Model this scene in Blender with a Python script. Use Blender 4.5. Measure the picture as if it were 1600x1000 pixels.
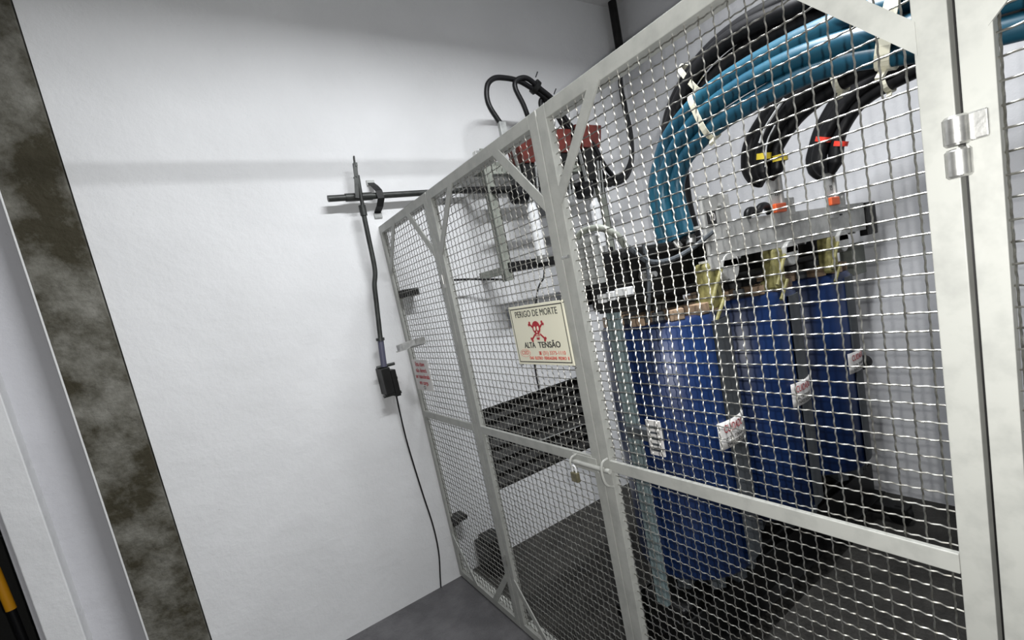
import bpy, bmesh, math, random
from mathutils import Vector, Matrix, noise
random.seed(7)
S = bpy.context.scene
for o in list(bpy.data.objects): bpy.data.objects.remove(o)
C = S.collection
PI = math.pi

# ------------------------------------------------------------------ camera
cam_d = bpy.data.cameras.new('camera'); cam = bpy.data.objects.new('camera', cam_d); C.objects.link(cam)
R = ((0.7962136492941628, 0.23008015067205245, -0.5595596026737435),
     (-0.573583431451712, -0.007167705346442982, -0.8191157861768663),
     (-0.19247304185716824, 0.9731452863097022, 0.12631374305001364))
M = Matrix(R).to_4x4(); M.translation = Vector((-0.85774228, -2.53671182, 1.52722741))
cam.matrix_world = M
cam_d.sensor_fit = 'HORIZONTAL'; cam_d.sensor_width = 36.0
cam_d.lens = 745.977 / 1600 * 36
cam_d.shift_x = -49.625 / 1600; cam_d.shift_y = 45.62 / 1600
cam_d.clip_start = 0.02
S.camera = cam

# ------------------------------------------------------------------ world, lamps, exposure
w = bpy.data.worlds.new('world'); S.world = w; w.use_nodes = True
w.node_tree.nodes['Background'].inputs[0].default_value = (0.80, 0.90, 1.0, 1)
w.node_tree.nodes['Background'].inputs[1].default_value = 0.06
S.view_settings.view_transform = 'Standard'; S.view_settings.look = 'None'
S.view_settings.gamma = 1; S.view_settings.use_curve_mapping = False
S.view_settings.exposure = 0.35
LAMP = (0.22, -1.85, 3.28)      # twin-tube luminaire in front of the enclosure
def area_light(name, loc, sx, sy, power, col, rot=(0, 0, 0)):
    l = bpy.data.lights.new(name, 'AREA'); l.shape = 'RECTANGLE'; l.size = sx; l.size_y = sy
    l.energy = power; l.color = col
    o = bpy.data.objects.new(name, l); C.objects.link(o); o.location = loc; o.rotation_euler = rot
    return o
area_light('lamp_light', LAMP, 1.15, 0.09, 71, (0.96, 0.98, 1.0))
fl = bpy.data.lights.new('phone_flash', 'POINT'); fl.energy = 50; fl.shadow_soft_size = 0.004; fl.color = (1.0, 0.99, 0.96)
fo = bpy.data.objects.new('phone_flash', fl); C.objects.link(fo)      # the phone's own light, three centimetres from its lens
fo.location = M @ Vector((0.028, 0.012, 0.0))

# ------------------------------------------------------------------ materials
def mat(name, col, rough=0.6, metal=0.0, bump=0.0, bscale=60, var=0.0, vscale=6, col2=None, thresh=(0.4, 0.6), spec=0.5, detail=4, coat=0, emit=None):
    m = bpy.data.materials.new(name); m.use_nodes = True; nt = m.node_tree; N = nt.nodes; L = nt.links
    b = N['Principled BSDF']
    b.inputs['Base Color'].default_value = (*col, 1); b.inputs['Roughness'].default_value = rough
    b.inputs['Metallic'].default_value = metal; b.inputs['Specular IOR Level'].default_value = spec
    b.inputs['Coat Weight'].default_value = coat
    tc = N.new('ShaderNodeTexCoord')
    if col2 is not None or var:
        n = N.new('ShaderNodeTexNoise'); n.inputs['Scale'].default_value = vscale; n.inputs['Detail'].default_value = detail
        n.inputs['Roughness'].default_value = 0.65
        L.new(tc.outputs['Object'], n.inputs['Vector'])
        r = N.new('ShaderNodeValToRGB'); L.new(n.outputs['Fac'], r.inputs[0])
        r.color_ramp.elements[0].position = thresh[0]; r.color_ramp.elements[1].position = thresh[1]
        c2 = col2 if col2 is not None else tuple(c * (1 - var) for c in col)
        r.color_ramp.elements[0].color = (*c2, 1); r.color_ramp.elements[1].color = (*col, 1)
        L.new(r.outputs[0], b.inputs['Base Color'])
    if bump:
        n2 = N.new('ShaderNodeTexNoise'); n2.inputs['Scale'].default_value = bscale; n2.inputs['Detail'].default_value = 5
        L.new(tc.outputs['Object'], n2.inputs['Vector'])
        bp = N.new('ShaderNodeBump'); bp.inputs['Strength'].default_value = bump; bp.inputs['Distance'].default_value = 0.01
        L.new(n2.outputs['Fac'], bp.inputs['Height']); L.new(bp.outputs[0], b.inputs['Normal'])
    if emit:
        b.inputs['Emission Color'].default_value = (*emit[0], 1); b.inputs['Emission Strength'].default_value = emit[1]
    return m

def wall_mat(name, col):
    """whitewashed plaster: trowel waves, grit, a few dirt specks"""
    m = bpy.data.materials.new(name); m.use_nodes = True; nt = m.node_tree; N = nt.nodes; L = nt.links
    b = N['Principled BSDF']; b.inputs['Roughness'].default_value = 0.62; b.inputs['Specular IOR Level'].default_value = 0.3
    tc = N.new('ShaderNodeTexCoord')
    big = N.new('ShaderNodeTexNoise'); big.inputs['Scale'].default_value = 1.7; big.inputs['Detail'].default_value = 6
    L.new(tc.outputs['Object'], big.inputs['Vector'])
    r = N.new('ShaderNodeValToRGB'); L.new(big.outputs['Fac'], r.inputs[0])
    r.color_ramp.elements[0].position = 0.3; r.color_ramp.elements[1].position = 0.65
    r.color_ramp.elements[0].color = (*[c * 0.90 for c in col], 1); r.color_ramp.elements[1].color = (*col, 1)
    sp = N.new('ShaderNodeTexNoise'); sp.inputs['Scale'].default_value = 38; sp.inputs['Detail'].default_value = 8; sp.inputs['Roughness'].default_value = .75
    L.new(tc.outputs['Object'], sp.inputs['Vector'])
    r2 = N.new('ShaderNodeValToRGB'); L.new(sp.outputs['Fac'], r2.inputs[0])
    r2.color_ramp.elements[0].position = 0.27; r2.color_ramp.elements[1].position = 0.36
    r2.color_ramp.elements[0].color = (0.35, 0.34, 0.32, 1); r2.color_ramp.elements[1].color = (1, 1, 1, 1)
    mx = N.new('ShaderNodeMix'); mx.data_type = 'RGBA'; mx.blend_type = 'MULTIPLY'; mx.inputs[0].default_value = 0.5
    L.new(r.outputs[0], mx.inputs[6]); L.new(r2.outputs[0], mx.inputs[7]); L.new(mx.outputs[2], b.inputs['Base Color'])
    f = N.new('ShaderNodeTexNoise'); f.inputs['Scale'].default_value = 7; f.inputs['Detail'].default_value = 9; f.inputs['Roughness'].default_value = .62
    L.new(tc.outputs['Object'], f.inputs['Vector'])
    bp = N.new('ShaderNodeBump'); bp.inputs['Strength'].default_value = 0.35; bp.inputs['Distance'].default_value = 0.02
    L.new(f.outputs['Fac'], bp.inputs['Height']); L.new(bp.outputs[0], b.inputs['Normal'])
    return m

WHITE = wall_mat('white_plaster', (0.74, 0.745, 0.755))
WHITE2 = wall_mat('grey_white_plaster', (0.62, 0.625, 0.645))
CEIL = mat('ceiling_paint', (0.62, 0.62, 0.62), 0.8, bump=.2)
PILLAR_PAINT = wall_mat('grey_painted_plaster', (0.56, 0.56, 0.59))
FLOOR = mat('floor_cement', (0.125, 0.122, 0.128), 0.8, bump=.5, bscale=90, col2=(0.085, 0.083, 0.088), vscale=5)
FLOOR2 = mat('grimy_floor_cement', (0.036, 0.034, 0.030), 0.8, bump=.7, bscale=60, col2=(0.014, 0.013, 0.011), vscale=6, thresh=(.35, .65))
CONC = mat('bare_concrete', (0.21, 0.205, 0.18), 0.85, bump=.9, bscale=30, col2=(0.032, 0.027, 0.013), vscale=5.5, thresh=(.42, .68), detail=15)
DARKROOM = mat('dark_doorway_shade', (0.03, 0.03, 0.028), 0.9, bump=.3)  # near-black colour stands in for the darkness of the unlit space beyond
FRAME = mat('grey_enamel', (0.39, 0.395, 0.37), 0.42, bump=.025, bscale=90, col2=(0.33, 0.335, 0.315), vscale=14, thresh=(.35, .55))
WIRE = mat('galvanised_wire', (0.46, 0.46, 0.435), 0.42, metal=1.0, col2=(0.31, 0.30, 0.27), vscale=60)
STEEL = mat('bare_steel', (0.62, 0.62, 0.60), 0.32, metal=.85, bump=.03, bscale=120, var=.25, vscale=30)
GALV = mat('grey_galvanised', (0.40, 0.41, 0.40), 0.55, metal=.25, var=.3, vscale=12)
SWGREY = mat('grey_green_enamel', (0.25, 0.265, 0.23), 0.55, var=.3, vscale=9)
BLACK = mat('black_rubber', (0.005, 0.005, 0.006), 0.45, spec=.35)
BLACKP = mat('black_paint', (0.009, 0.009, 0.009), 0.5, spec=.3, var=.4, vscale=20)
BEAMM = mat('pale_zinc_plate', (0.56, 0.56, 0.54), 0.5, metal=.1, var=.25, vscale=14)
DKPIPE = mat('dark_painted_pipe', (0.045, 0.048, 0.045), 0.45, metal=.3, var=.4, vscale=25)
BLUE = mat('blue_resin', (0.008, 0.030, 0.118), 0.38, bump=.04, bscale=10, col2=(0.005, 0.019, 0.080), vscale=4, coat=.2)
DKGREY = mat('dark_grey_panel', (0.075, 0.085, 0.095), 0.6, var=.3)
TEAL = mat('grey_teal_enamel', (0.20, 0.26, 0.27), 0.5, var=.2)
CBLUE = mat('blue_cable_jacket', (0.012, 0.082, 0.130), 0.40, col2=(0.009, 0.062, 0.105), vscale=5)
TIE = mat('natural_nylon', (0.62, 0.60, 0.48), 0.5)
YEL = mat('yellow_tape', (0.75, 0.58, 0.05), 0.5)
REDT = mat('red_tape', (0.70, 0.04, 0.02), 0.5)
GRNT = mat('green_tape', (0.02, 0.25, 0.10), 0.5)
OLIVE = mat('yellowed_insulation', (0.34, 0.31, 0.12), 0.6, col2=(0.18, 0.165, 0.06), vscale=25)
TAN = mat('tan_spacer', (0.42, 0.29, 0.19), 0.6, col2=(0.22, 0.16, 0.11), vscale=15)
REDBR = mat('red_brown_resin', (0.13, 0.020, 0.013), 0.4, var=.4, vscale=12)
PORC = mat('white_insulator', (0.70, 0.71, 0.72), 0.25)
ORANGE = mat('orange_washer', (0.75, 0.12, 0.03), 0.5)
CREAM = mat('cream_enamel', (0.93, 0.90, 0.72), 0.4)
WHITEP = mat('white_label', (0.78, 0.76, 0.74), 0.5)
INK = mat('black_print', (0.012, 0.012, 0.012), 0.5)
REDI = mat('red_print', (0.45, 0.02, 0.03), 0.5)
REDI2 = mat('faded_red_print', (0.62, 0.10, 0.07), 0.5)
BRASS = mat('tarnished_brass', (0.24, 0.22, 0.14), 0.4, metal=.6, var=.3, vscale=60)
YTOOL = mat('orange_yellow_handle', (0.85, 0.38, 0.01), 0.45)
PURPLE = mat('violet_grey_sleeve', (0.085, 0.085, 0.13), 0.45)
VENTD = mat('dark_louvre_paint', (0.013, 0.0125, 0.011), 0.6, var=.4, vscale=12)
LAMPM = mat('white_lamp_housing', (0.7, 0.7, 0.7), 0.4)
TUBE = mat('lit_tube', (1, 1, 1), 0.4, emit=((0.96, 0.98, 1.0), 6))

# ------------------------------------------------------------------ helpers
def V(*a): return Vector(a)
def bx(bm, x0, x1, y0, y1, z0, z1):
    vs = [bm.verts.new((x, y, z)) for x in (x0, x1) for y in (y0, y1) for z in (z0, z1)]
    for f in ((0,1,3,2),(4,6,7,5),(0,4,5,1),(2,3,7,6),(0,2,6,4),(1,5,7,3)): bm.faces.new([vs[i] for i in f])
def obb(bm, p0, p1, wid, dep, up):
    """bar of width wid (along up) and depth dep between two points"""
    p0, p1, up = Vector(p0), Vector(p1), Vector(up)
    d = (p1 - p0).normalized(); up = (up - d * up.dot(d)).normalized(); s = d.cross(up)
    vs = [bm.verts.new(p + up * (wid/2*a) + s * (dep/2*b)) for p in (p0, p1) for a in (-1, 1) for b in (-1, 1)]
    for f in ((0,1,3,2),(4,6,7,5),(0,4,5,1),(2,3,7,6),(0,2,6,4),(1,5,7,3)): bm.faces.new([vs[i] for i in f])
def tube(bm, pts, r, n=12, cap=True, rs=None):
    pts = [Vector(p) for p in pts]; rings = []
    t0 = (pts[1] - pts[0]).normalized()
    a = V(0, 0, 1) if abs(t0.z) < .9 else V(1, 0, 0)
    u = t0.cross(a).normalized()
    for i, p in enumerate(pts):
        t = (pts[min(i+1, len(pts)-1)] - pts[max(i-1, 0)]).normalized()
        u = (u - t * u.dot(t)).normalized(); v = t.cross(u)
        rr = rs[i] if rs else r
        rings.append([bm.verts.new(p + (u*math.cos(2*PI*k/n) + v*math.sin(2*PI*k/n)) * rr) for k in range(n)])
    for A, B in zip(rings, rings[1:]):
        for k in range(n): bm.faces.new((A[k], A[(k+1) % n], B[(k+1) % n], B[k]))
    if cap: bm.faces.new(rings[0][::-1]); bm.faces.new(rings[-1])
def spline(P, sub=8):
    P = [Vector(p) for p in P]; out = []
    Q = [P[0]*2 - P[1]] + P + [P[-1]*2 - P[-2]]
    for i in range(1, len(Q)-2):
        for k in range(sub):
            t = k/sub; a, b, c, d = Q[i-1], Q[i], Q[i+1], Q[i+2]
            out.append(0.5*((2*b) + (c-a)*t + (2*a-5*b+4*c-d)*t*t + (3*b-a-3*c+d)*t**3))
    out.append(P[-1]); return out
def lathe(bm, prof, c, n=32, axis='z'):
    """prof: list of (radius, height)"""
    rings = []
    for r, h in prof:
        rg = []
        for k in range(n):
            a = 2*PI*k/n; x, y = r*math.cos(a), r*math.sin(a)
            p = (x, y, h) if axis == 'z' else ((h, x, y) if axis == 'x' else (x, h, y))
            rg.append(bm.verts.new(Vector(c) + Vector(p)))
        rings.append(rg)
    for A, B in zip(rings, rings[1:]):
        for k in range(n): bm.faces.new((A[k], A[(k+1) % n], B[(k+1) % n], B[k]))
    bm.faces.new(rings[0][::-1]); bm.faces.new(rings[-1])
def obj(name, bm, m, parent=None, bevel=0, smooth=False, origin=None):
    bmesh.ops.recalc_face_normals(bm, faces=bm.faces)
    if origin is not None: bmesh.ops.translate(bm, vec=-Vector(origin), verts=bm.verts)
    me = bpy.data.meshes.new(name); bm.to_mesh(me); bm.free(); me.materials.append(m)
    o = bpy.data.objects.new(name, me); C.objects.link(o)
    if origin is not None: o.location = origin
    if parent:
        o.parent = parent
        q = parent; off = Vector(q.location)
        while q.parent: q = q.parent; off += Vector(q.location)
        o.location = Vector(o.location) - off
    if smooth:
        me.polygons.foreach_set('use_smooth', [True]*len(me.polygons))
        try: me.set_sharp_from_angle(angle=math.radians(38))
        except Exception: pass
    if bevel:
        b = o.modifiers.new('bevel', 'BEVEL'); b.width = bevel; b.segments = 2; b.limit_method = 'ANGLE'
    return o
def B(): return bmesh.new()
def tag(o, label, cat, group=None):
    o['label'] = label; o['category'] = cat
    if group: o['group'] = group
    return o
def thing(name, label, cat, loc, group=None):
    o = bpy.data.objects.new(name, None); C.objects.link(o); o.location = loc; o.empty_display_size = .05
    return tag(o, label, cat, group)
def struct(name, bm, m, **k):
    o = obj(name, bm, m, **k); o['kind'] = 'structure'; return o

def text_mesh(name, s, size, m, parent, pos, ax=((0,-1,0),(0,0,1)), align='CENTER', xs=1.0, ext=0.0004, bold=0.0, width=None):
    cu = bpy.data.curves.new(name, 'FONT'); cu.body = s; cu.size = size; cu.align_x = align; cu.align_y = 'CENTER'
    cu.extrude = ext; cu.offset = bold; cu.resolution_u = 4
    t = bpy.data.objects.new(name + '_src', cu); C.objects.link(t)
    dg = bpy.context.evaluated_depsgraph_get(); me = bpy.data.meshes.new_from_object(t.evaluated_get(dg))
    bpy.data.objects.remove(t)
    xsn = [v.co.x for v in me.vertices]
    if width: xs = width / (max(xsn) - min(xsn))
    X, Y = Vector(ax[0]), Vector(ax[1]); Z = X.cross(Y)
    for v in me.vertices: v.co = X*(v.co.x*xs) + Y*v.co.y + Z*v.co.z
    me.materials.clear(); me.materials.append(m); me.name = name
    o = bpy.data.objects.new(name, me); C.objects.link(o)
    if parent:
        o.parent = parent
        q = parent; off = Vector(q.location)
        while q.parent: q = q.parent; off += Vector(q.location)
        o.location = Vector(pos) - off
    else: o.location = pos
    return o

# ------------------------------------------------------------------ room shell
D = 2.06; H = 3.4; YB = -4.3
bm = B(); bx(bm, -3.4, .02, YB - .15, 1.4, -.12, 0); struct('floor', bm, FLOOR)
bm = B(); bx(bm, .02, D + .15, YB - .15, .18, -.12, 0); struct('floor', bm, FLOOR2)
bm = B(); bx(bm, -3.4, D + .15, YB - .15, 1.4, H, H + .12); struct('ceiling', bm, CEIL)
VX0, VX1, VZ0, VZ1 = .352, 1.30, .38, .89      # louvre opening in the back wall
bm = B()
for a in ((-1.135, VX0, 0, H), (VX1, D, 0, H), (VX0, VX1, 0, VZ0), (VX0, VX1, VZ1, H)):
    bx(bm, a[0], a[1], 0, .18, a[2], a[3])
bmesh.ops.remove_doubles(bm, verts=bm.verts, dist=1e-5)
struct('wall_back', bm, WHITE)
bm = B(); bx(bm, D, D + .15, YB, .18, 0, H); struct('wall_right', bm, WHITE2)
# bare concrete column face, grey painted recess, lit reveal, dark doorway beyond
bm = B(); bx(bm, -1.322, -1.139, -.022, .3, 0, H)
struct('trim_1', bm, CONC, bevel=.004)
bm = B(); bx(bm, -1.492, -1.322, .075, .30, 0, H); struct('trim_2', bm, PILLAR_PAINT)
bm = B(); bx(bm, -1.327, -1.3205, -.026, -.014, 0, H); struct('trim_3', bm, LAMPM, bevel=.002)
bm = B(); bx(bm, -1.592, -1.492, 0, .30, 0, H); struct('trim_4', bm, WHITE, bevel=.004)
bm = B(); bx(bm, -1.611, -1.592, .02, .30, 0, H); struct('trim_5', bm, PILLAR_PAINT, bevel=.004)
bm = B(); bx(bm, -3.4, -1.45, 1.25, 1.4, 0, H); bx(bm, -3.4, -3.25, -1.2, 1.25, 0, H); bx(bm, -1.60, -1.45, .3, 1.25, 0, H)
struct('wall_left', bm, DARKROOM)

# ventilation louvre: frame and sloping slats
v = thing('ventilation_louvre', 'dark horizontal-slatted ventilation louvre low in the white back wall', 'vent', (VX0, 0, VZ0))
bm = B()
for a in ((VX0, VX1, VZ0, VZ0+.012), (VX0, VX1, VZ1-.012, VZ1)): bx(bm, a[0], a[1], .0, .12, a[2], a[3])
for a in ((VX0, VX0+.012), (VX1-.012, VX1)): bx(bm, a[0], a[1], .0, .12, VZ0, VZ1)
obj('louvre_frame', bm, VENTD, v)
bm = B(); bx(bm, VX0, VX1, .12, .14, VZ0, VZ1); obj('backing', bm, DARKROOM, v)
for i in range(6):
    bm = B(); z = VZ0 + .045 + i*.083
    obb(bm, (VX0+.012, .05, z), (VX1-.012, .05, z), .095, .003, (0, -.55, -.8)); obj('slat', bm, VENTD, v)
bm = B(); tube(bm, [(VX0+.36, -.012, .575), (1.25, -.012, .553)], .004, 6); tube(bm, [(VX0+.36, -.012, .575), (VX0+.36, .01, .575)], .004, 6)
tube(bm, [(1.25, -.012, .553), (1.25, .03, .553)], .004, 6)
tag(obj('grounding_wire', bm, GALV), 'thin pale wire running across the dark louvre', 'wire')

# ------------------------------------------------------------------ enclosure panels
PY, PZ = .0305, .0288
def frame_bar(name, x0, x1, y0, y1, z0, z1, par, m=None):
    bm = B(); bx(bm, x0, x1, y0, y1, z0, z1); return obj(name, bm, m or FRAME, par, bevel=.0015)
def panel(root, ya, yb, zm=.983, ztop=2.0, zbot=.012, dep=.045, sl=.038, sr=.038, gus=(1,1,1,1)):
    """ya nearer the back wall (larger y), yb nearer the camera"""
    frame_bar('stile', -.003, .022, ya - sl, ya, zbot, ztop, root)
    frame_bar('stile', -.003, .022, yb, yb + sr, zbot, ztop, root)
    yi, yj = yb + sr, ya - sl
    frame_bar('top_rail', -.003, dep, yi, yj, ztop - .037, ztop, root)
    frame_bar('bottom_rail', -.003, dep, yi, yj, zbot, zbot + .037, root)
    frame_bar('middle_rail', -.0045, .006, yi, yj, zm - .017, zm + .017, root)
    g = .185
    for k, (yy, zz, sy, sz) in enumerate(((yj, ztop-.037, -1, -1), (yi, ztop-.037, 1, -1), (yj, zbot+.037, -1, 1), (yi, zbot+.037, 1, 1))):
        if not gus[k]: continue
        bm = B()
        # flat mitred strap across the corner
        a, b = g*.93, g*1.0; t = .036*1.2
        P = [(yy + sy*a, zz - sz*.004), (yy + sy*(a+t), zz - sz*.004), (yy - sy*.004, zz + sz*(b+t)), (yy - sy*.004, zz + sz*b)]
        vs = [bm.verts.new((x, p[0], p[1])) for x in (-.0045, .0005) for p in P]
        for f in ((0,1,2,3), (7,6,5,4), (0,4,5,1), (1,5,6,2), (2,6,7,3), (3,7,4,0)): bm.faces.new([vs[i] for i in f])
        obj('corner_gusset', bm, FRAME, root)
    # woven, intermediately crimped wire: three half waves between crossings
    bm = B(); r = .00155; amp = .0017; x0 = .0105
    ny = int((yj - yi)/PY); nz = int((ztop - zbot - .074)/PZ)
    oy = yi + ((yj - yi) - ny*PY)/2; oz = zbot + .037 + ((ztop - zbot - .074) - nz*PZ)/2
    ph = random.random()*6; qy, qz = PY/6, PZ/6
    def sag(y, z): return .0012*math.sin(y*7 + z*3 + ph) + .0006*math.sin(z*13 + ph)
    for i in range(ny + 1):
        y = oy + i*PY; pts = [(x0, y, zbot + .03)]
        for j in range(nz*6 + 1):
            z = oz + j*qz; s = math.cos(PI*(j/2 + i)); pts.append((x0 + s*amp, y + sag(y, z), z))
        pts.append((x0, y, ztop - .03)); tube(bm, pts, r, 4, cap=False)
    for j in range(nz + 1):
        z = oz + j*PZ; pts = [(x0, yi - .01, z)]
        for i in range(ny*6 + 1):
            y = oy + i*qy; s = -math.cos(PI*(i/2 + j)); pts.append((x0 + s*amp, y, z + sag(z, y)*.6))
        pts.append((x0, yj + .01, z)); tube(bm, pts, r, 4, cap=False)
    obj('wire_mesh', bm, WIRE, root, smooth=True)
def hinge(root, y, z, r=.014, h=.037, tabdir=-1):
    o = None
    for k, zz in enumerate((z, z - h - .004)):
        bm = B(); hh = h/2
        lathe(bm, [(r*.8, -hh), (r, -hh + .003), (r, hh - .003), (r*.8, hh)], (-.0165, y, zz), 20)
        obj('hinge_knuckle', bm, STEEL, root, smooth=True)
    bm = B(); bx(bm, -.012, -.003, y + min(0, tabdir*.030), y + max(0, tabdir*.030), z - h/2 + .002, z + h/2)
    obj('hinge_leaf', bm, STEEL, root, bevel=.002)

PA = thing('fence_panel', 'narrow fixed wire mesh panel in grey frame beside the white wall', 'fence panel', (0, -.33, 0), 'mesh enclosure panels')
panel(PA, -.003, -.657, sl=.03)
PB = thing('mesh_gate', 'grey framed wire mesh gate leaf carrying the cream danger sign', 'gate', (0, -1.06, 0), 'mesh enclosure gates')
panel(PB, -.661, -1.464)
for z in (1.64, .36):
    bm = B(); bx(bm, -.006, -.003, -.664, -.646, z - .035, z + .02); obj('hinge_leaf', bm, STEEL, PB)
    bm = B(); lathe(bm, [(.006, -.02), (.006, .02)], (-.009, -.659, z), 12); obj('hinge_knuckle', bm, STEEL, PB, smooth=True)
PC = thing('mesh_gate', 'wide grey framed wire mesh gate leaf in front of the blue transformer', 'gate', (0, -1.9, 0), 'mesh enclosure gates')
panel(PC, -1.468, -2.335)
PD = thing('fence_panel', 'grey framed wire mesh panel at the right edge of the photo, beyond the gate hinges', 'fence panel', (0, -2.9, 0), 'mesh enclosure panels')
panel(PD, -2.3425, -3.46, sl=.034)
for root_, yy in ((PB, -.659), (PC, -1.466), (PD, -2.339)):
    bm = B(); bx(bm, .0225, .0265, yy - .018, yy + .018, .02, 1.99); obj('gap_shade_strip', bm, BLACKP, root_)  # added black strip: the shade in the gap between frames, put in as colour
hinge(PD, -2.338, 1.622)
hinge(PD, -2.338, .36)
# slide bolt across the two leaves
bm = B(); tube(bm, [(-.016, -1.345, .972), (-.016, -1.515, .972)], .0075, 12); obj('slide_bolt', bm, FRAME, PB, smooth=True)
bm = B(); obb(bm, (-.0065, -1.335, .972), (-.0065, -1.45, .972), .046, .004, (0, 0, 1)); obj('bolt_plate', bm, FRAME, PB, bevel=.001)
bm = B(); tube(bm, spline([(-.004, -1.352, .992), (-.026, -1.352, .988), (-.034, -1.352, .972), (-.026, -1.352, .956), (-.004, -1.352, .952)], 5), .0035, 8)
obj('bolt_guide', bm, FRAME, PB, smooth=True)
bm = B(); tube(bm, spline([(-.004, -1.500, 1.005), (-.026, -1.500, 1.000), (-.034, -1.500, .972), (-.028, -1.502, .935), (-.004, -1.504, .918)], 5), .004, 8)
obj('bolt_staple', bm, FRAME, PC, smooth=True)
pl = thing('padlock', 'small tarnished brass padlock hanging from the gate bolt', 'padlock', (-.031, -1.362, .915))
bm = B(); bx(bm, -.038, -.024, -1.378, -1.346, .912, .944); obj('lock_body', bm, BRASS, pl, bevel=.003)
bm = B(); tube(bm, [(-.031, -1.371, .942), (-.031, -1.371, .957)] + [(-.031, -1.362 - .009*math.cos(a*PI/8), .957 + .009*math.sin(a*PI/8)) for a in range(1, 8)] + [(-.031, -1.353, .957), (-.031, -1.353, .942)], .0027, 8)
obj('shackle', bm, PORC, pl, smooth=True)
# small ferrule bolt on gate meeting stiles, high up
bm = B(); tube(bm, [(-.010, -1.476, 1.597), (-.010, -1.502, 1.597)], .005, 8); obj('latch_pin', bm, STEEL, PC, smooth=True)

# bent strap handle on the fixed panel
bm = B()
pts = [(-.004, -.300, 1.392), (-.045, -.275, 1.388), (-.085, -.19, 1.376), (-.098, -.14, 1.368)]
for a, b in zip(pts, pts[1:]): obb(bm, a, b, .030, .004, (0, .15, 1))
bm2 = [(-.004, -.30, 1.372), (-.06, -.245, 1.366), (-.098, -.14, 1.352)]
for a, b in zip(bm2, bm2[1:]): obb(bm, a, b, .006, .022, (0, 0, 1))
tag(obj('strap_handle', bm, STEEL, bevel=.001), 'short bent bright steel strap sticking out of the narrow mesh panel', 'bracket')

# ------------------------------------------------------------------ signs
def plate(name, x, y0, y1, z0, z1, m, par, th=.002, bev=.0):
    bm = B(); bx(bm, x - th/2, x + th/2, y0, y1, z0, z1); return obj(name, bm, m, par, bevel=bev)
sx = -.0075; SY0, SY1, SZ0, SZ1 = -1.436, -1.131, 1.284, 1.482
sg = thing('danger_sign', 'cream rectangular danger sign with red skull and black lettering', 'sign', (sx, -1.283, 1.284))
plate('sign_plate', sx, SY0, SY1, SZ0, SZ1, CREAM, sg, .003, .001)
bm = B(); t = .0032; xo = sx - .0018; inn = .0075
for a in ((SY0+inn, SY1-inn, SZ1-inn-t, SZ1-inn), (SY0+inn, SY1-inn, SZ0+inn, SZ0+inn+t), (SY0+inn, SY0+inn+t, SZ0+inn, SZ1-inn), (SY1-inn-t, SY1-inn, SZ0+inn, SZ1-inn)):
    bx(bm, xo, xo + .0008, *a)
obj('border_line', bm, INK, sg)
cy = (SY0 + SY1)/2
text_mesh('lettering', 'PERIGO DE MORTE', .030, INK, sg, (xo, cy, 1.453), width=.235)
text_mesh('lettering', 'ALTA', .027, INK, sg, (xo, cy + .064, 1.349), width=.065, bold=.0004)
text_mesh('lettering', 'TENSÃO', .027, INK, sg, (xo, cy - .045, 1.349), width=.118, bold=.0004)
text_mesh('lettering', '(31) 3375-1110', .017, REDI2, sg, (xo, cy - .062, 1.323), width=.118)
text_mesh('lettering', 'DAS  ELETRO  FERRAGENS  PEDRO  II', .0135, REDI2, sg, (xo, cy - .028, 1.306), width=.212, bold=.0003)
text_mesh('lettering', 'CED', .018, REDI2, sg, (xo, cy + .100, 1.324), width=.042)

# small telephone pictogram
bm = B(); yt = cy + .012
bx(bm, xo, xo+.0006, yt-.006, yt+.006, 1.317, 1.324); bx(bm, xo, xo+.0006, yt-.0075, yt+.0075, 1.3255, 1.3285); bx(bm, xo, xo+.0006, yt-.003, yt+.003, 1.324, 1.326)
obj('telephone_symbol', bm, REDI2, sg)
# skull and crossbones
def poly(bm, P, x0=None, th=.0006):
    x0 = xo if x0 is None else x0
    a = [bm.verts.new((x0, p[0], p[1])) for p in P]; b = [bm.verts.new((x0 - th, p[0], p[1])) for p in P]
    bm.faces.new(a); bm.faces.new(b[::-1])
    for i in range(len(P)): bm.faces.new((a[i], b[i], b[(i+1) % len(P)], a[(i+1) % len(P)]))
def ell(cy_, cz_, ry, rz, n=20): return [(cy_ + ry*math.cos(2*PI*k/n), cz_ + rz*math.sin(2*PI*k/n)) for k in range(n)]
bm = B(); e_ = ell(cy + .100, 1.3235, .030, .0125, 24)
for p_, q_ in zip(e_, e_[1:] + e_[:1]): obb(bm, (xo, *p_), (xo, *q_), .0012, .0006, (1, 0, 0))
obj('emblem', bm, REDI2, sg)
scy, scz = cy + .006, 1.398
for ex in (1, -1):
    for ez in (1, -1):
        bones = B()
        c0 = (scy + ex*.014, scz - .004 + ez*.009); c1 = (scy + ex*.036, scz - .004 + ez*.025)
        obb(bones, (xo, *c0), (xo, *c1), .0062, .0008, (0, 0, 1))
        poly(bones, ell(c1[0] + ex*.0035, c1[1] - ez*.002, .0050, .0048, 12), xo - .0002); poly(bones, ell(c1[0] - ex*.0015, c1[1] + ez*.0045, .0050, .0048, 12), xo - .0003)
        obj('bone', bones, REDI, sg)
sk = B(); poly(sk, ell(scy, scz + .009, .0225, .021, 24), xo - .0007)
poly(sk, [(scy - .013, scz - .002), (scy + .013, scz - .002), (scy + .010, scz - .020), (scy - .010, scz - .020)], xo - .0010)
poly(sk, [(scy - .009, scz - .0235), (scy + .009, scz - .0235), (scy + .006, scz - .031), (scy - .006, scz - .031)], xo - .0007)
obj('skull', sk, REDI, sg)
ey = B(); poly(ey, ell(scy + .009, scz + .006, .0052, .0072), xo - .0015); poly(ey, ell(scy - .009, scz + .006, .0052, .0072), xo - .0015)
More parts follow.
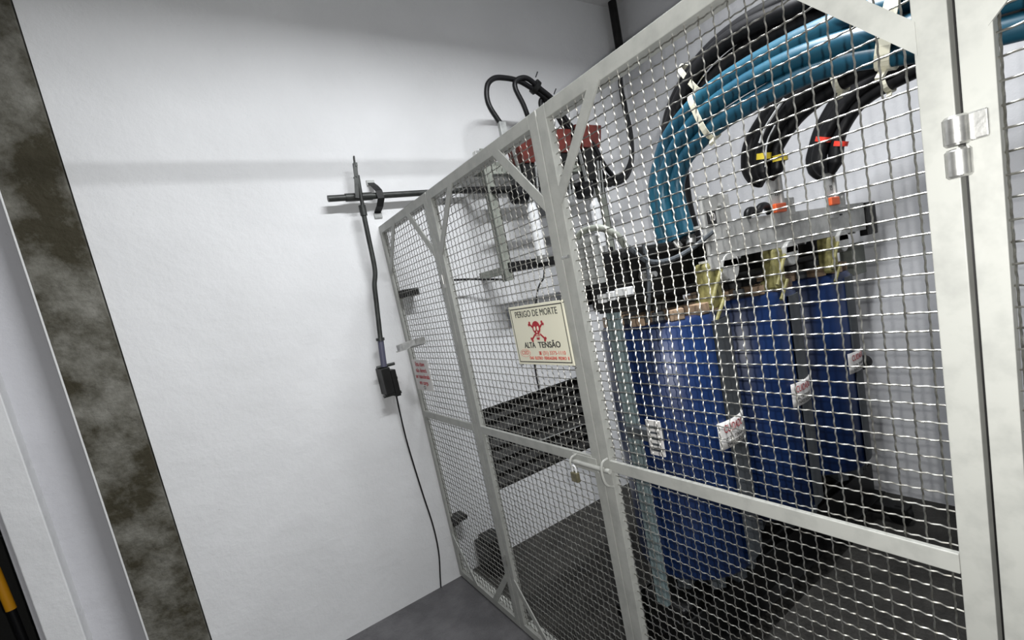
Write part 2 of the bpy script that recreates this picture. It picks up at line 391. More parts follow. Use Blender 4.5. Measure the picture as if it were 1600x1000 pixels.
poly(ey, [(scy - .003, scz - .008), (scy + .003, scz - .008), (scy, scz - .001)], xo - .0015)
for k in (-1, 0, 1): poly(ey, [(scy + k*.005 - .0006, scz - .012), (scy + k*.005 + .0006, scz - .012), (scy + k*.005 + .0006, scz - .019), (scy + k*.005 - .0006, scz - .019)], xo - .0015)
obj('skull_openings', ey, CREAM, sg)
for yy, zz in ((SY1 - .003, SZ0 - .001), (SY0 + .004, SZ0 - .002), (SY1 - .002, SZ1), (SY0 + .004, SZ1 - .002)):
    bm = B(); tube(bm, [(sx - .004, yy + .004, zz + .002), (sx + .012, yy - .002, zz - .004), (sx - .003, yy - .005, zz - .006)], .0012, 6); obj('tie_wire', bm, DKPIPE, sg)

s2 = thing('warning_sign', 'small off-white warning plate with red lettering on the narrow panel', 'sign', (-.006, -.145, 1.12))
NX = -.006
def sl(y, z): return (y, z)
plate('sign_plate', NX, -.262, -.040, 1.123, 1.287, WHITEP, s2, .002)
for i, (tx, wd, mm) in enumerate((('Esta chave', .125, REDI), ('não deverá', .145, REDI), ('ser manobrada', .19, REDI), ('em carga', .12, REDI))):
    text_mesh('lettering', tx, .032, mm, s2, (NX - .0013, -.150, 1.263 - i*.033), width=wd, bold=.0004)
bm = B()
for a in range(10):
    t0, t1 = a*2*PI/10, (a+1)*2*PI/10
    obb(bm, (NX - .0013, -.150 + .011*math.cos(t0), 1.139 + .008*math.sin(t0)), (NX - .0013, -.150 + .011*math.cos(t1), 1.139 + .008*math.sin(t1)), .003, .0006, (0, math.cos(t0), math.sin(t0)))
obj('emblem', bm, INK, s2)

# ------------------------------------------------------------------ switch linkage on the back wall
lk = thing('switch_linkage', 'dark horizontal shaft with crank and long bent operating rod on white wall', 'rod', (-.07, -.06, 2.14))
bm = B(); tube(bm, [(-.232, -.062, 2.142), (.52, -.062, 2.150)], .0155, 14); obj('shaft', bm, DKPIPE, lk, smooth=True)
bm = B(); tube(bm, [(-.150, -.062, 2.143), (-.02, -.062, 2.144)], .0195, 14); obj('shaft_collar', bm, DKPIPE, lk, smooth=True)
bm = B()
obb(bm, (-.090, -.072, 2.130), (-.072, -.080, 2.30), .020, .006, (1, 0, 0)); obb(bm, (-.105, -.098, 2.130), (-.074, -.098, 2.30), .018, .006, (1, 0, 0))
tube(bm, [(-.073, -.066, 2.285), (-.073, -.104, 2.285)], .006, 8); tube(bm, [(-.085, -.066, 2.235), (-.085, -.104, 2.235)], .006, 8)
tube(bm, spline([(-.073, -.078, 2.29), (-.070, -.078, 2.325), (-.073, -.098, 2.327), (-.078, -.100, 2.29)], 5), .004, 6)
obj('crank_arm', bm, DKPIPE, lk)
bm = B(); tube(bm, [(-.074, -.088, 2.24), (-.085, -.088, 2.09), (-.090, -.088, 2.06)], .009, 10); tube(bm, [(-.088, -.088, 2.095), (-.089, -.088, 2.045)], .0165, 10)
obj('clevis', bm, DKPIPE, lk, smooth=True)
bm = B(); tube(bm, spline([(-.089, -.088, 2.07), (-.092, -.086, 1.95), (-.098, -.085, 1.78), (-.118, -.084, 1.70), (-.128, -.083, 1.62), (-.150, -.082, 1.44), (-.152, -.082, 1.425)], 6), .0120, 12)
obj('operating_rod', bm, DKPIPE, lk, smooth=True)
bk = thing('shaft_bracket', 'dark clamp strap bolted to the wall holding the horizontal shaft', 'bracket', (0.01, 0, 2.14))
bm = B(); P = [(.010, -.004, 2.225), (.012, -.050, 2.195), (.014, -.085, 2.165), (.016, -.088, 2.125), (.014, -.050, 2.095), (.010, -.006, 2.075), (.008, -.004, 2.05)]
for a, b in zip(P, P[1:]): obb(bm, a, b, .034, .005, (1, 0, 0))
obj('strap', bm, BLACKP, bk)
for z in (2.225, 2.058):
    bm = B(); bx(bm, -.012, .030, -.008, 0, z - .014, z + .014); obj('bolt_tab', bm, GALV, bk, bevel=.002)
sw = thing('operating_box', 'small dark handle box on the white wall at the end of the operating rod', 'box', (-.16, 0, 1.13))
bm = B(); tube(bm, [(-.152, -.082, 1.43), (-.166, -.080, 1.29)], .0150, 14); obj('sleeve', bm, PURPLE, sw, smooth=True)
bm = B(); tube(bm, [(-.152, -.082, 1.437), (-.153, -.082, 1.423)], .021, 12); obj('sleeve_clamp', bm, DKPIPE, sw, smooth=True)
bm = B(); bx(bm, -.190, -.145, -.10, 0, 1.145, 1.285); obj('box_body', bm, BLACKP, sw, bevel=.004)
bm = B(); bx(bm, -.142, -.116, -.09, -.01, 1.125, 1.265); bx(bm, -.118, -.108, -.07, -.03, 1.21, 1.225); obj('latch_block', bm, BLACKP, sw, bevel=.003)
for z in (1.292, 1.14):
    bm = B(); tube(bm, [(-.200, -.07, z), (-.108, -.07, z)], .008, 10); obj('pin', bm, DKPIPE, sw, smooth=True)
bm = B(); tube(bm, spline([(-.131, -.05, 1.125), (-.128, -.03, 1.02), (-.122, -.012, .84), (-.105, -.008, .565), (-.090, -.008, .36), (-.094, -.008, .2), (-.118, -.008, .06), (-.128, -.010, .006)], 6), .0042, 8)
tag(obj('wall_cable', bm, BLACK, smooth=True), 'thin black cable hanging down the white wall to the floor', 'cable')
# small rods on / behind the narrow panel
bm = B(); tube(bm, [(.273, -.10, 1.665), (.40, -.10, 1.652), (.60, -.14, 1.615)], .006, 8)
tube(bm, [(.273, -.10, 1.665), (.273, 0, 1.665)], .006, 8)
tag(obj('control_rod', bm, BLACKP), 'thin dark rod reaching across the wall behind the mesh toward the switch', 'rod')
bm = B(); bx(bm, .01, .10, -.10, 0, 1.615, 1.655); tag(obj('wall_bracket', bm, BLACKP, bevel=.003), 'dark upper bracket on the wall behind the narrow panel', 'bracket', 'brackets behind the narrow panel')
bm = B(); bx(bm, -.012+.02, .085, -.09, 0, .345, .372); bx(bm, .012, .045, -.05, 0, .315, .345); tag(obj('wall_bracket', bm, BLACKP, bevel=.003), 'dark lower bracket on the wall behind the narrow panel', 'bracket', 'brackets behind the narrow panel')
bm = B(); bx(bm, .12, .26, -.20, -.01, .0, .17); bx(bm, .14, .24, -.18, -.03, .17, .20); tag(obj('floor_box', bm, BLACKP, bevel=.006), 'black box on the floor in the wall corner behind the mesh', 'box')

# ------------------------------------------------------------------ load break switch
ls = thing('load_break_switch', 'grey framed high voltage switch with white insulators and red-brown caps on wall', 'switch', (.95, 0, 1.6))
XL, XR = .545, 1.34
for X in (XL, XR):
    bm = B(); bx(bm, X - .025, X + .025, -.30, -.292, 1.60, 2.30); bx(bm, X + .020, X + .026, -.30, -.18, 1.60, 2.30); obj('upright', bm, SWGREY, ls)
    for z in (1.66, 2.24):
        bm = B(); bx(bm, X - .02, X + .02, -.292, 0, z - .02, z + .02); obj('wall_arm', bm, SWGREY, ls)
bm = B(); bx(bm, XL, XR, -.31, -.26, 1.645, 1.695); bx(bm, XL, XR, -.26, -.18, 1.645, 1.655); obj('lower_beam', bm, BLACKP, ls, bevel=.003)
bm = B(); bx(bm, XL, XR, -.29, -.24, 2.17, 2.21); obj('upper_beam', bm, SWGREY, ls, bevel=.003)
bm = B(); tube(bm, [(.50, -.062, 2.15), (.53, -.25, 2.10), (XL, -.33, 2.075), (XR + .05, -.33, 2.075)], .018, 12); obj('drive_shaft', bm, BLACKP, ls, smooth=True)
ins = [(1.72, .030)]
for X in (.755, .985, 1.225):
    bm = B(); prof = [(.026, 1.70), (.030, 1.715)]
    z = 1.73
    for k in range(7): prof += [(.031, z), (.0325, z + .010), (.0325, z + .015), (.031, z + .026)]; z += .034
    prof += [(.027, z), (.024, z + .025)]
    lathe(bm, prof, (X, -.33, 0), 24); obj('insulator', bm, PORC, ls, smooth=True)
    bm = B(); lathe(bm, [(.035, 1.665), (.035, 1.703), (.022, 1.706)], (X, -.33, 0), 16); obj('insulator_base', bm, STEEL, ls, smooth=True)
    bm = B()
    for dx in (-.017, .017): obb(bm, (X + dx, -.33, 1.97), (X + dx - .035, -.33, 2.33), .022, .005, (0, 1, 0))
    obj('contact_blade', bm, GALV, ls)
    bm = B(); lathe(bm, [(.022, -.045), (.050, -.035), (.052, .035), (.03, .045)], (X - .075, -.34, 2.045), 20, 'x'); obj('shaft_hub', bm, BLACK, ls, smooth=True)
    # tapered arc chamber with black clip beneath
    bm = B(); xc = X + .03
    dz, dw = ((-.085, .75), (-.03, .9), (0, 1))[(X > .8) + (X > 1.1)]
    for z0, z1, w0, w1 in ((2.29 + dz, 2.425 + dz, .070*dw, .108*dw),):
        vs = []
        for (z, wv) in ((z0, w0), (z1, w1)):
            for a, b in ((-1, -1), (1, -1), (1, 1), (-1, 1)): vs.append(bm.verts.new((xc + .01 + a*wv, -.30 + b*.06, z)))
        for f in ((0,1,2,3), (4,5,6,7), (0,1,5,4), (1,2,6,5), (2,3,7,6), (3,0,4,7)): bm.faces.new([vs[i] for i in f])
    obj('arc_chamber', bm, REDBR, ls, bevel=.008)
    bm = B(); bx(bm, xc - .05, xc + .06, -.35, -.26, 2.10, 2.30 + dz); obj('contact_block', bm, BLACKP, ls, bevel=.006)
    bm = B(); obb(bm, (xc + .03, -.36, 2.21), (xc + .005, -.36, 1.99), .008, .008, (1, 0, 0)); obb(bm, (xc + .055, -.36, 2.21), (xc + .03, -.36, 1.99), .006, .006, (1, 0, 0)); obj('fuse_rod', bm, GALV, ls)
bm = B(); bx(bm, .48, .515, -.315, -.28, 2.262, 2.285); bx(bm, .49, .53, -.30, 0, 2.24, 2.262); obj('top_bolt', bm, STEEL, ls, bevel=.002)
bm = B(); bx(bm, .50, 1.36, -.20, -.02, 2.235, 2.262); obj('top_plate', bm, SWGREY, ls)
for X, Z in ((.677, 2.425),):
    bm = B(); bx(bm, X - .02, X + .022, -.325, -.30, 2.36, Z + .01); obj('cable_lug', bm, GALV, ls, bevel=.003)
bm = B(); tube(bm, spline([(.757, -.34, 1.65), (.765, -.30, 1.58), (.77, -.2, 1.50), (.772, -.05, 1.2), (.772, -.012, 1.0), (.772, -.012, .90)], 5), .005, 6)
tag(obj('earth_lead', bm, BLACK), 'thin dark lead dropping from the wall switch behind the danger sign', 'cable')

# ------------------------------------------------------------------ high voltage cables and corner conduit
hv = [((.677, -.31, 2.42), (.628, -.30, 2.53), (.64, -.30, 2.62), (.69, -.30, 2.665), (.76, -.30, 2.675), (.86, -.30, 2.665), (.96, -.30, 2.62), (1.06, -.30, 2.555), (1.13, -.31, 2.44), (1.26, -.33, 2.30), (1.33, -.32, 2.17), (1.45, -.30, 2.105), (1.58, -.30, 2.14), (1.66, -.30, 2.26), (1.70, -.28, 2.42), (1.73, -.24, 2.60), (1.84, -.14, 2.78), (1.95, -.075, 2.95), (1.985, -.062, 3.02)),
      ((.88, -.30, 2.43), (.85, -.31, 2.53), (.815, -.31, 2.62), (.835, -.31, 2.665), (.90, -.32, 2.675), (.98, -.32, 2.625), (1.07, -.32, 2.56), (1.15, -.325, 2.43), (1.28, -.35, 2.31), (1.35, -.345, 2.19), (1.46, -.32, 2.12), (1.57, -.32, 2.165), (1.64, -.32, 2.27), (1.68, -.29, 2.43), (1.72, -.26, 2.61), (1.83, -.15, 2.79), (1.94, -.09, 2.96), (1.975, -.08, 3.02)),
      ((1.02, -.30, 2.43), (1.0, -.29, 2.50), (.995, -.28, 2.56), (1.02, -.28, 2.585), (1.08, -.29, 2.52), (1.14, -.29, 2.42), (1.27, -.31, 2.30), (1.35, -.30, 2.165), (1.46, -.28, 2.09), (1.60, -.28, 2.13), (1.68, -.28, 2.25), (1.72, -.27, 2.42), (1.75, -.23, 2.60), (1.86, -.13, 2.78), (1.96, -.06, 2.95), (1.99, -.045, 3.02))]
hl = ['black cable in the longest loop, ending at the leftmost switch terminal', 'black cable in the middle loop above the wall switch', 'black cable in the shortest loop above the wall switch']
for P, l in zip(hv, hl):
    bm = B(); sp_ = spline(P, 6); tube(bm, sp_, .014, 12)
    tag(obj('high_voltage_cable', bm, BLACK, smooth=True), l, 'cable', 'looped high voltage cables')
for i, (p, q) in enumerate((((.945, -.31, 2.645), (.965, -.31, 2.63)), ((1.06, -.305, 2.565), (1.075, -.305, 2.55)))):
    bm = B(); tube(bm, [p, q], .040, 14); e = Vector(p); tube(bm, [e + V(0, -.03, .03), e + V(.01, -.045, .055)], .003, 6)
    tag(obj('cable_tie', bm, BLACKP, smooth=True), ('black tie binding the looped cables at their top' if i == 0 else 'black tie binding the looped cables beside the grey gusset'), 'cable tie', 'black ties')
bm = B(); tube(bm, [(1.985, -.062, 2.98), (1.985, -.062, 3.4)], .030, 16)
tag(obj('corner_conduit', bm, BLACKP, smooth=True), 'black vertical conduit in the wall corner near the ceiling', 'conduit')

# ------------------------------------------------------------------ dry type transformer
T = thing('dry_transformer', 'blue cast resin transformer with three coils and grey terminal beam', 'transformer', (1.05, -1.3, 0))
YC = -1.3; CX = (.55, 1.05, 1.57); CR = .232; CZ0, CZ1 = .375, 1.335
for i, X in enumerate(CX):
    bm = B()
    lathe(bm, [(CR - .03, CZ0), (CR - .012, CZ0 + .004), (CR, CZ0 + .022), (CR, CZ1 - .022), (CR - .012, CZ1 - .004), (CR - .03, CZ1), (CR - .06, CZ1)], (X, YC, 0), 72)
    coil = obj('coil', bm, BLUE, T, smooth=True)
    # grey tap strip running the coil's height, on the side toward the gate hinges
    bm = B(); n = 8; a0, a1 = math.radians(-95), math.radians(-55)
    rg = []
    for k in range(n + 1):
        a = a0 + (a1 - a0)*k/n
        rg.append([bm.verts.new((X + rr*math.cos(a), YC + rr*math.sin(a), z)) for rr in (CR - .004, CR + .008) for z in (CZ0 + .03, CZ1 - .03)])
    for A_, B_ in zip(rg, rg[1:]):
        for f in ((0, 1), (1, 3), (3, 2), (2, 0)): bm.faces.new((A_[f[0]], A_[f[1]], B_[f[1]], B_[f[0]]))
    bm.faces.new(rg[0][::1]); bm.faces.new(rg[-1][::-1])
    obj('tap_strip', bm, DKGREY, coil, smooth=True)
    # low voltage cylinder and limb seen at the coil top
    bm = B(); lathe(bm, [(.155, CZ0 - .03), (.155, CZ1 + .03)], (X, YC, 0), 40); obj('inner_winding', bm, DKGREY, T, smooth=True)
    bm = B(); lathe(bm, [(.09, .2), (.09, 1.45)], (X, YC, 0), 24); obj('core_limb', bm, BLACKP, T, smooth=True)
    for a in (200, 235, 262, 290, 320, 20, 90, 150):
        aa = math.radians(a); bm = B(); c_, s_ = math.cos(aa), math.sin(aa)
        obb(bm, (X + .12*c_, YC + .12*s_, CZ1 + .016), (X + .222*c_, YC + .222*s_, CZ1 + .016), .038, .05, (0, 0, 1)); obj('spacer', bm, TAN, T, bevel=.003)
        bm = B(); obb(bm, (X + .12*c_, YC + .12*s_, CZ0 - .022), (X + .21*c_, YC + .21*s_, CZ0 - .022), .044, .05, (0, 0, 1)); obj('spacer', bm, DKGREY, T, bevel=.003)
    # curled warning sticker
    st = B(); cols, rows = 10, 4; th0 = math.radians(-108); th1 = math.radians(-68); grid = []
    zc = .905
    for k in range(cols + 1):
        u = k/cols; a = th0 + (th1 - th0)*u
        grid.append([st.verts.new((X + (CR + .0105)*math.cos(a), YC + (CR + .0105)*math.sin(a), zc + (j/rows - .5)*.098)) for j in range(rows + 1)])
    for k in range(cols):
        for j in range(rows): st.faces.new((grid[k][j], grid[k+1][j], grid[k+1][j+1], grid[k][j+1]))
    so = obj('warning_sticker', st, WHITEP, coil, smooth=True)
    md = so.modifiers.new('thick', 'SOLIDIFY'); md.thickness = .0006; md.offset = 1
    def wrap_text(s, size, m, zoff, width):
        t = text_mesh('sticker_print', s, size, m, None, (0, 0, 0), ax=((1, 0, 0), (0, 1, 0)), width=width, ext=.0002)
        for vtx in t.data.vertices:
            am = (th0 + th1)/2 + vtx.co.x/(CR + .010); rr = CR + .0116 + vtx.co.z
            z = zc + zoff + vtx.co.y
            vtx.co = Vector((X + rr*math.cos(am), YC + rr*math.sin(am), z))
        t.parent = coil; t.location = (0, 0, 0)
        return t
    wrap_text('CUIDADO', .040, REDI, .020, .115)
    wrap_text('ALTA TENSÃO', .018, INK, -.016, .110)
    wrap_text('NÃO TOQUE', .018, INK, -.035, .100)
# yokes, clamps, base
bm = B(); bx(bm, .30, 1.80, -1.40, -1.20, 1.40, 1.60)
for k in range(1): pass
obj('top_yoke', bm, BLACKP, T, bevel=.012)
for y in (-1.425, -1.175):
    bm = B(); s = -1 if y < -1.3 else 1
    bx(bm, .275, 1.86, min(y, y + s*.008), max(y, y + s*.008), 1.43, 1.57); bx(bm, .275, 1.86, min(y, y + s*.05), max(y, y + s*.05), 1.562, 1.57); bx(bm, .275, 1.86, min(y, y + s*.05), max(y, y + s*.05), 1.43, 1.438)
    obj('yoke_clamp', bm, BLACKP, T)
    bm = B(); bx(bm, .275, 1.86, min(y, y + s*.008), max(y, y + s*.008), .10, .26); bx(bm, .275, 1.86, min(y, y + s*.06), max(y, y + s*.06), .10, .108)
    obj('base_channel', bm, BLACKP, T)
bm = B(); bx(bm, .30, 1.80, -1.40, -1.20, .11, .28); obj('bottom_yoke', bm, BLACKP, T, bevel=.012)
for x in (.33, .80, 1.30, 1.80):
    bm = B(); tube(bm, [(x, -1.50, 1.50), (x, -1.10, 1.50)], .009, 8); tube(bm, [(x, -1.452, 1.50), (x, -1.440, 1.50)], .018, 6); obj('clamp_bolt', bm, STEEL, T, smooth=True)
for x in (.36, 1.76):
    bm = B(); bx(bm, x - .04, x + .04, -1.62, -.98, .045, .10); obj('skid', bm, BLACKP, T, bevel=.004)
    for y in (-1.58, -1.02):
        bm = B(); lathe(bm, [(.045, -.02), (.052, -.018), (.052, .018), (.045, .02)], (x, y, .052), 24, 'x'); obj('roller', bm, BLACKP, T, smooth=True)
bm = B(); bx(bm, .262, .285, -1.36, -1.31, .30, 1.40); obj('end_strut', bm, TEAL, T, bevel=.003)['label'] = 'grey-teal vertical strut'
bm = B(); bx(bm, 1.825, 1.85, -1.34, -1.26, .30, 1.40); obj('end_strut', bm, DKGREY, T, bevel=.003)
bm = B(); lathe(bm, [(.03, 0), (.034, .01), (.034, .06), (.02, .075)], (1.79, -1.46, .83), 20, 'x'); obj('end_knob', bm, BLACKP, T, smooth=True)
# terminal beam in front with neutral plate
YBm = -1.515
bm = B(); bx(bm, .60, 1.875, YBm - .004, YBm + .004, 1.50, 1.632); bx(bm, .60, 1.875, YBm, YBm + .05, 1.624, 1.632); bx(bm, .60, 1.875, YBm, YBm + .05, 1.50, 1.508)
obj('terminal_beam', bm, BEAMM, T)['label'] = 'light grey terminal beam'
bm = B(); bx(bm, .575, .735, YBm - .016, YBm - .004, 1.47, 1.725); obj('neutral_plate', bm, BEAMM, T, bevel=.003)
plate_b = B(); bx(plate_b, .592, .64, YBm - .0185, YBm - .016, 1.627, 1.672); nb = obj('neutral_badge', plate_b, INK, T)
text_mesh('badge_print', 'Y0', .038, WHITEP, T, (.616, YBm - .019, 1.649), ax=((1, 0, 0), (0, 0, 1)), width=.036)
for x, z in ((.668, 1.685), (.70, 1.60)):
    bm = B(); tube(bm, [(x, YBm - .03, z), (x, YBm - .01, z)], .009, 6); obj('terminal_bolt', bm, STEEL, T)
bm = B(); bx(bm, 1.885, 2.00, YBm - .01, YBm + .03, 1.47, 1.63); obj('beam_end_block', bm, BLACK, T, bevel=.004)
bm = B(); bx(bm, 1.84, 1.99, -1.46, -1.40, 1.28, 1.44); obj('end_shadow_block', bm, SWGREY, T, bevel=.004)  # grey block stands in for the beam's shadow on the right wall
for i, x in enumerate((.60, 1.03, 1.50)):
    bm = B(); bx(bm, x - .045, x + .03, YBm - .012, YBm + .045, 1.34, 1.50)
    bx(bm, x - .035, x + .02, YBm + .045, YBm + .07, 1.30, 1.38); obj('insulated_bar', bm, OLIVE, T, bevel=.012)
    bm = B(); tube(bm, [(x - .06, YBm - .018, 1.36), (x + .025, YBm - .018, 1.47)], .007, 8); tube(bm, [(x - .045, YBm - .018, 1.30), (x + .02, YBm - .018, 1.37)], .007, 8); obj('insulated_strap', bm, OLIVE, T, smooth=True)
    bm = B(); tube(bm, [(x + .085, YBm - .02, 1.47), (x + .085, YBm + .04, 1.47)], .05, 20); bx(bm, x + .035, x + .135, YBm - .02, YBm + .04, 1.47, 1.50); obj('clamp_shoe', bm, BEAMM, T, bevel=.004)
for i, x in enumerate((1.065, 1.535)):
    bm = B(); bx(bm, x - .055, x + .052, YBm - .012, YBm - .004, 1.58, 1.84); bx(bm, x + .02, x + .04, YBm - .02, YBm - .004, 1.64, 1.84); obj('phase_lug', bm, BEAMM, T, bevel=.002)
    bm = B(); bx(bm, x - .045, x + .035, YBm - .028, YBm - .012, 1.635, 1.670); obj('washer_block', bm, ORANGE, T, bevel=.004)
    bm = B(); bx(bm, x + .055, x + .135, YBm - .010, YBm - .002, 1.62, 1.69); tube(bm, [(x + .095, YBm - .02, 1.665), (x + .095, YBm - .01, 1.665)], .011, 6); obj('side_tab', bm, BEAMM, T, bevel=.002)
    text_mesh('lug_print', ('Y2', 'Y3')[i], .032, INK, T, (x - .005, YBm - .0125, 1.712), ax=((1, 0, 0), (0, 0, 1)), width=.026)
    bm = B()
    for k in range(2): bx(bm, x + .03 + k*.04, x + .055 + k*.04, YBm - .006, YBm - .004, 1.586, 1.594)
    obj('slot', bm, INK, T)
bm = B(); tube(bm, spline([(.86, YBm, 1.632), (.87, YBm, 1.655), (.90, YBm, 1.658), (.93, YBm, 1.648), (.96, YBm, 1.668), (1.00, YBm, 1.668), (1.02, YBm, 1.640)], 4), .014, 10); obj('rubber_grommet', bm, BLACK, T, smooth=True)
# thermal relay box and wiring at the near end
bm = B(); bx(bm, .185, .215, -1.395, -1.295, 1.505, 1.655)
for k in range(9): z = 1.52 + k*.015; bx(bm, .182, .186, -1.39, -1.30, z, z + .006)
obj('relay_box', bm, GALV, T, bevel=.0)['label'] = 'ribbed grey box'
bm = B(); bx(bm, .215, .285, -1.37, -1.31, 1.52, 1.60); obj('relay_bracket', bm, BLACKP, T)
bm = B(); tube(bm, spline([(.20, -1.29, 1.64), (.20, -1.32, 1.672), (.20, -1.37, 1.680), (.21, -1.42, 1.672), (.24, -1.45, 1.64), (.27, -1.45, 1.60)], 5), .011, 10); obj('flexible_conduit', bm, SWGREY, T, smooth=True)
bm = B(); tube(bm, spline([(.27, -1.46, 1.60), (.33, -1.475, 1.545), (.42, -1.49, 1.535), (.52, -1.51, 1.56), (.60, -1.54, 1.60)], 6), .008, 8); obj('sensor_cable', bm, DKGREY, T, smooth=True)
bm = B(); tube(bm, spline([(.33, -1.47, 1.60), (.325, -1.475, 1.50), (.31, -1.47, 1.42), (.31, -1.45, 1.35)], 5),   .007, 8); obj('sensor_cable', bm, DKGREY, T, smooth=True)
for k, (y, z) in enumerate(((-1.33, 1.452), (-1.375, 1.456), (-1.43, 1.462))):
    bm = B(); wv = .018 if k < 2 else .030; bx(bm, .235, .262, y - wv, y + wv, z - .015, z + .015); obj('terminal_block', bm, PORC, T, bevel=.003)
bm = B(); bx(bm, .245, .27, -1.46, -1.30, 1.40, 1.44); obj('terminal_rail', bm, BLACKP, T)
bm = B(); bx(bm, .232, .238, -1.50, -1.44, .92, 1.04); rp = obj('rating_plate', bm, WHITEP, T); 
bm = B()
for k in range(5): z = .935 + k*.02; bx(bm, .230, .2325, -1.493 + (k % 2)*.008, -1.447 - (k % 3)*.006, z, z + .007)
obj('rating_print', bm, DKGREY, rp)
bm = B(); bx(bm, .238, .265, -1.48, -1.34, .96, 1.0); obj('rating_bracket', bm, DKGREY, T)

# ------------------------------------------------------------------ low voltage cables: rise from the beam and run off over the right panel
def bundle(x, P, offs, r, m, spread=(1, 1), conv=0, name='power_cable', labels=None, group=None):
    path = spline([(x, p[0], p[1]) for p in P], 7); L_ = len(path)
    for k, (dn, dx) in enumerate(offs):
        pts = []
        for i, p in enumerate(path):
            t = (path[min(i+1, L_-1)] - path[max(i-1, 0)]).normalized(); n = V(0, t.z, -t.y)
            sp = spread[0] + (spread[1] - spread[0])*min(1, i/L_*1.6)
            if conv: sp *= .30 + .70*min(1, (i/conv))**.7
            wob = .004*math.sin(i*.23 + k*2.1)
            pts.append(p - n*(dn*sp + wob) + V(dx, 0, 0))
        rs = [r*(.55 + .45*min(1, i/6)) if conv else r for i in range(L_)]
        bm = B(); tube(bm, pts, r, 16, rs=rs)
        tag(obj(name, bm, m, smooth=True), labels[k] if isinstance(labels, list) else labels, 'cable', group)
    return path
blue = [(-1.390, 1.60), (-1.372, 1.68), (-1.371, 1.779), (-1.41, 1.86), (-1.475, 1.925), (-1.619, 1.981), (-1.828, 1.999), (-1.991, 1.984), (-2.135, 1.946), (-2.293, 1.911), (-2.6, 1.86), (-3.3, 1.80)]
pb = bundle(.60, blue, [(.050, .0), (0, -.012), (-.050, .0)], .0275, CBLUE,
    labels=['blue power cable, upper and outermost of three', 'blue power cable, middle one of three', 'blue power cable, lowest and innermost of three'], group='blue power cables')
g1 = [(-1.27, 1.60), (-1.25, 1.75), (-1.262, 1.90), (-1.285, 2.00), (-1.345, 2.095), (-1.465, 2.180), (-1.621, 2.215), (-1.808, 2.199), (-2.1, 2.15), (-2.6, 2.1), (-3.3, 2.06)]
p1 = bundle(.80, g1, [(.045, 0), (0, -.03), (-.040, .01)], .028, BLACK,
    labels='black power cable of the topmost bundle, behind the blue cables', group='top black power cables')
y1 = [(-1.505, 1.765), (-1.500, 1.80), (-1.500, 1.85), (-1.525, 1.91), (-1.631, 2.0), (-1.758, 2.043), (-1.857, 2.048), (-2.018, 2.034), (-2.3, 2.00), (-2.7, 1.96), (-3.3, 1.93)]
p2 = bundle(1.04, y1, [(.070, 0), (.024, -.03), (-.030, .0), (-.075, .01)], .027, BLACK, spread=(1, .55), conv=12,
    labels='black power cable of the yellow-tagged bundle at the terminal beam', group='yellow-tagged black power cables')
r1 = [(-1.515, 1.775), (-1.510, 1.82), (-1.515, 1.87), (-1.559, 1.965), (-1.671, 2.065), (-1.869, 2.098), (-2.164, 2.090), (-2.6, 2.05), (-3.3, 2.02)]
p3 = bundle(1.53, r1, [(.062, 0), (.0, -.03), (-.06, .01)], .031, BLACK, spread=(1, .55), conv=12,
    labels='black power cable of the red-tagged bundle at the terminal beam', group='red-tagged black power cables')
def ring(path, i, offs, r, m, lab, cat='tape', name='phase_tape', group=None, w=.014):
    p = path[i]; t = (path[i+1] - path[i-1]).normalized(); n = V(0, t.z, -t.y)
    c = p - n*offs[0] + V(offs[1], 0, 0); bm = B(); tube(bm, [c - t*w, c + t*w], r, 18)
    tag(obj(name, bm, m, smooth=True), lab, cat, group)
ring(p2, 12, (.070, 0), .0295, YEL, 'yellow tape band on the leftmost cable of its bundle', w=.011, group='yellow tape bands')
ring(p2, 15, (.024, -.03), .0295, YEL, 'yellow tape band on the second cable, set higher than its neighbour', w=.011, group='yellow tape bands')
ring(p3, 17, (.058, 0), .0330, REDT, 'red tape band on the left cable of the rightmost bundle', w=.010, group='red tape bands')
ring(p3, 18, (.0, -.03), .0330, REDT, 'red tape band on the middle cable of the rightmost bundle', w=.010, group='red tape bands')
ring(p1, 19, (.045, 0), .0300, GRNT, 'green tape band on a black cable beside the blue cables', w=.012)
def tie(path, i, hw, hx, lab, w=.009, th=.004, xoff=0):
    """flat strap wrapped round a bundle: a racetrack loop in the plane across the cables"""
    p = path[i]; t = (path[i+1] - path[i-1]).normalized(); n = V(0, t.z, -t.y); pts = []
    for k in range(25):
        a = 2*PI*k/24; ca, sa = math.cos(a), math.sin(a)
        pts.append(p + n*(hw*math.copysign(abs(ca)**.6, ca)) + V(xoff + hx*math.copysign(abs(sa)**.6, sa), 0, 0))
    bm = B()
    for a, b in zip(pts, pts[1:]): obb(bm, a, b, w*2, th, t)
    q = pts[12]; obb(bm, q - V(.01, 0, 0), q - n*.022 - V(.03, 0, 0), .016, .010, t)
    tag(obj('cable_tie', bm, TIE), lab, 'cable tie', 'nylon ties on the power cables')
tie(pb, 33, .082, .040, 'pale nylon tie round the blue cables at their bend')
tie(pb, 54, .082, .042, 'broad pale nylon tie round the blue cables near the gate corner', w=.016)
tie(p1, 33, .080, .052, 'pale nylon tie round the topmost black bundle')
tie(p3, 32, .075, .055, 'pale nylon tie round the red-tagged bundle')
tie(p2, 38, .075, .052, 'pale nylon tie round the yellow-tagged bundle')
# white cord threaded through the yellow-tagged bundle
bm = B(); tube(bm, spline([(.975, -1.535, 1.90), (.975, -1.56, 1.94), (.975, -1.597, 1.975), (.975, -1.645, 2.015)], 6), .0045, 6); tube(bm, spline([(.985, -1.54, 1.81), (.98, -1.56, 1.89), (.975, -1.60, 1.94)], 6), .003, 6)
tag(obj('lashing_cord', bm, PORC, smooth=True), 'thin white cord lying along the yellow-tagged black cables', 'cord')
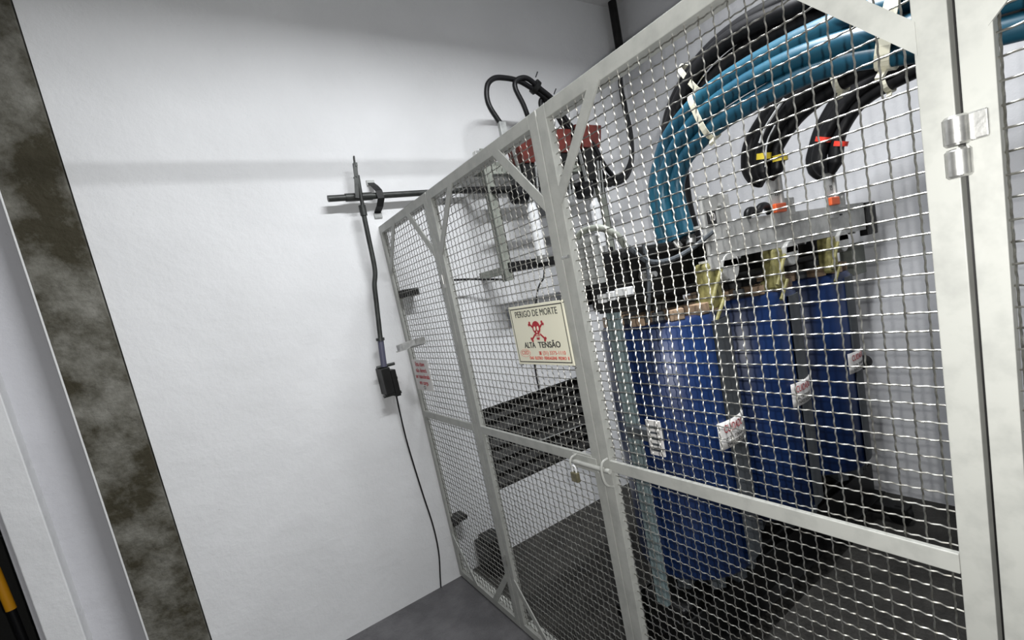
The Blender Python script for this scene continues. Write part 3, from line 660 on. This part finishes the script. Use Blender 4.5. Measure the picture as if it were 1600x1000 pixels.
# white lug tails of the blue cables
for k, (y, l) in enumerate(((-1.442, 'bright crimp lug under the outermost blue cable'), (-1.39, 'bright crimp lug under the middle blue cable'), (-1.338, 'bright crimp lug under the innermost blue cable'))):
    bm = B(); tube(bm, [(.60 - (.025 if k == 1 else -.01), y, 1.60), (.59, y - .01, 1.572)], .017, 12); tag(obj('cable_lug', bm, STEEL, smooth=True), l, 'cable lug', 'lugs under the blue cables')

# ------------------------------------------------------------------ handle of a tool in the dark doorway
tl = thing('switching_stick', 'orange-yellow and black stick leaning in the dark doorway, bottom left', 'tool', (-1.62, -.1, 0))
bm = B(); tube(bm, [(-1.707, .2, .70), (-1.712, .2, .875)], .016, 14); obj('grip', bm, YTOOL, tl, smooth=True)
bm = B(); tube(bm, [(-1.690, .2, .0), (-1.707, .2, .705)], .013, 14); obj('shank', bm, BLACK, tl, smooth=True)
bm = B(); tube(bm, [(-1.712, .2, .87), (-1.716, .2, .95)], .010, 12); tube(bm, spline([(-1.716, .2, .95), (-1.70, .2, .985), (-1.66, .2, .99), (-1.64, .2, .97)], 5), .007, 8); obj('hook', bm, BLACK, tl, smooth=True)

# ------------------------------------------------------------------ luminaire above the aisle (out of frame)
lm = thing('ceiling_luminaire', 'white suspended twin tube luminaire above the aisle, out of frame', 'lamp', (LAMP[0], LAMP[1], LAMP[2]))
x0, x1, y0, y1, z = LAMP[0] - .62, LAMP[0] + .62, LAMP[1] - .10, LAMP[1] + .10, LAMP[2]
bm = B(); bx(bm, x0, x1, y0, y1, z + .03, z + .09); bx(bm, x0, x1, y0 - .004, y0, z - .022, z + .09); bx(bm, x0, x1, y1, y1 + .004, z - .022, z + .09); obj('housing', bm, LAMPM, lm)
for y in (LAMP[1] - .04, LAMP[1] + .04):
    bm = B(); tube(bm, [(x0 + .02, y, z + .016), (x1 - .02, y, z + .016)], .0125, 12); obj('tube', bm, TUBE, lm, smooth=True)
for x in (x0 + .15, x1 - .15):
    bm = B(); tube(bm, [(x, LAMP[1], z + .09), (x, LAMP[1], H)], .004, 6); obj('suspension_rod', bm, STEEL, lm)

# ------------------------------------------------------------------ unseen thin rod, added to cast a faint shadow band on the back wall
cd = thing('band_shade_rod', 'grey straight rod added out of frame to shade a faint band on the wall', 'cable', (-.4, -1.2, 2.936))
bm = B(); tube(bm, [(-2.4, -1.2, 2.936), (1.35, -1.2, 2.936)], .0045, 10); obj('shade_rod', bm, GALV, cd, smooth=True)
for x in (-2.1, -.9, .3, 1.2):
    bm = B(); tube(bm, [(x, -1.2, 2.95), (x, -1.2, H)], .004, 6); obj('hanger', bm, STEEL, cd, smooth=True)
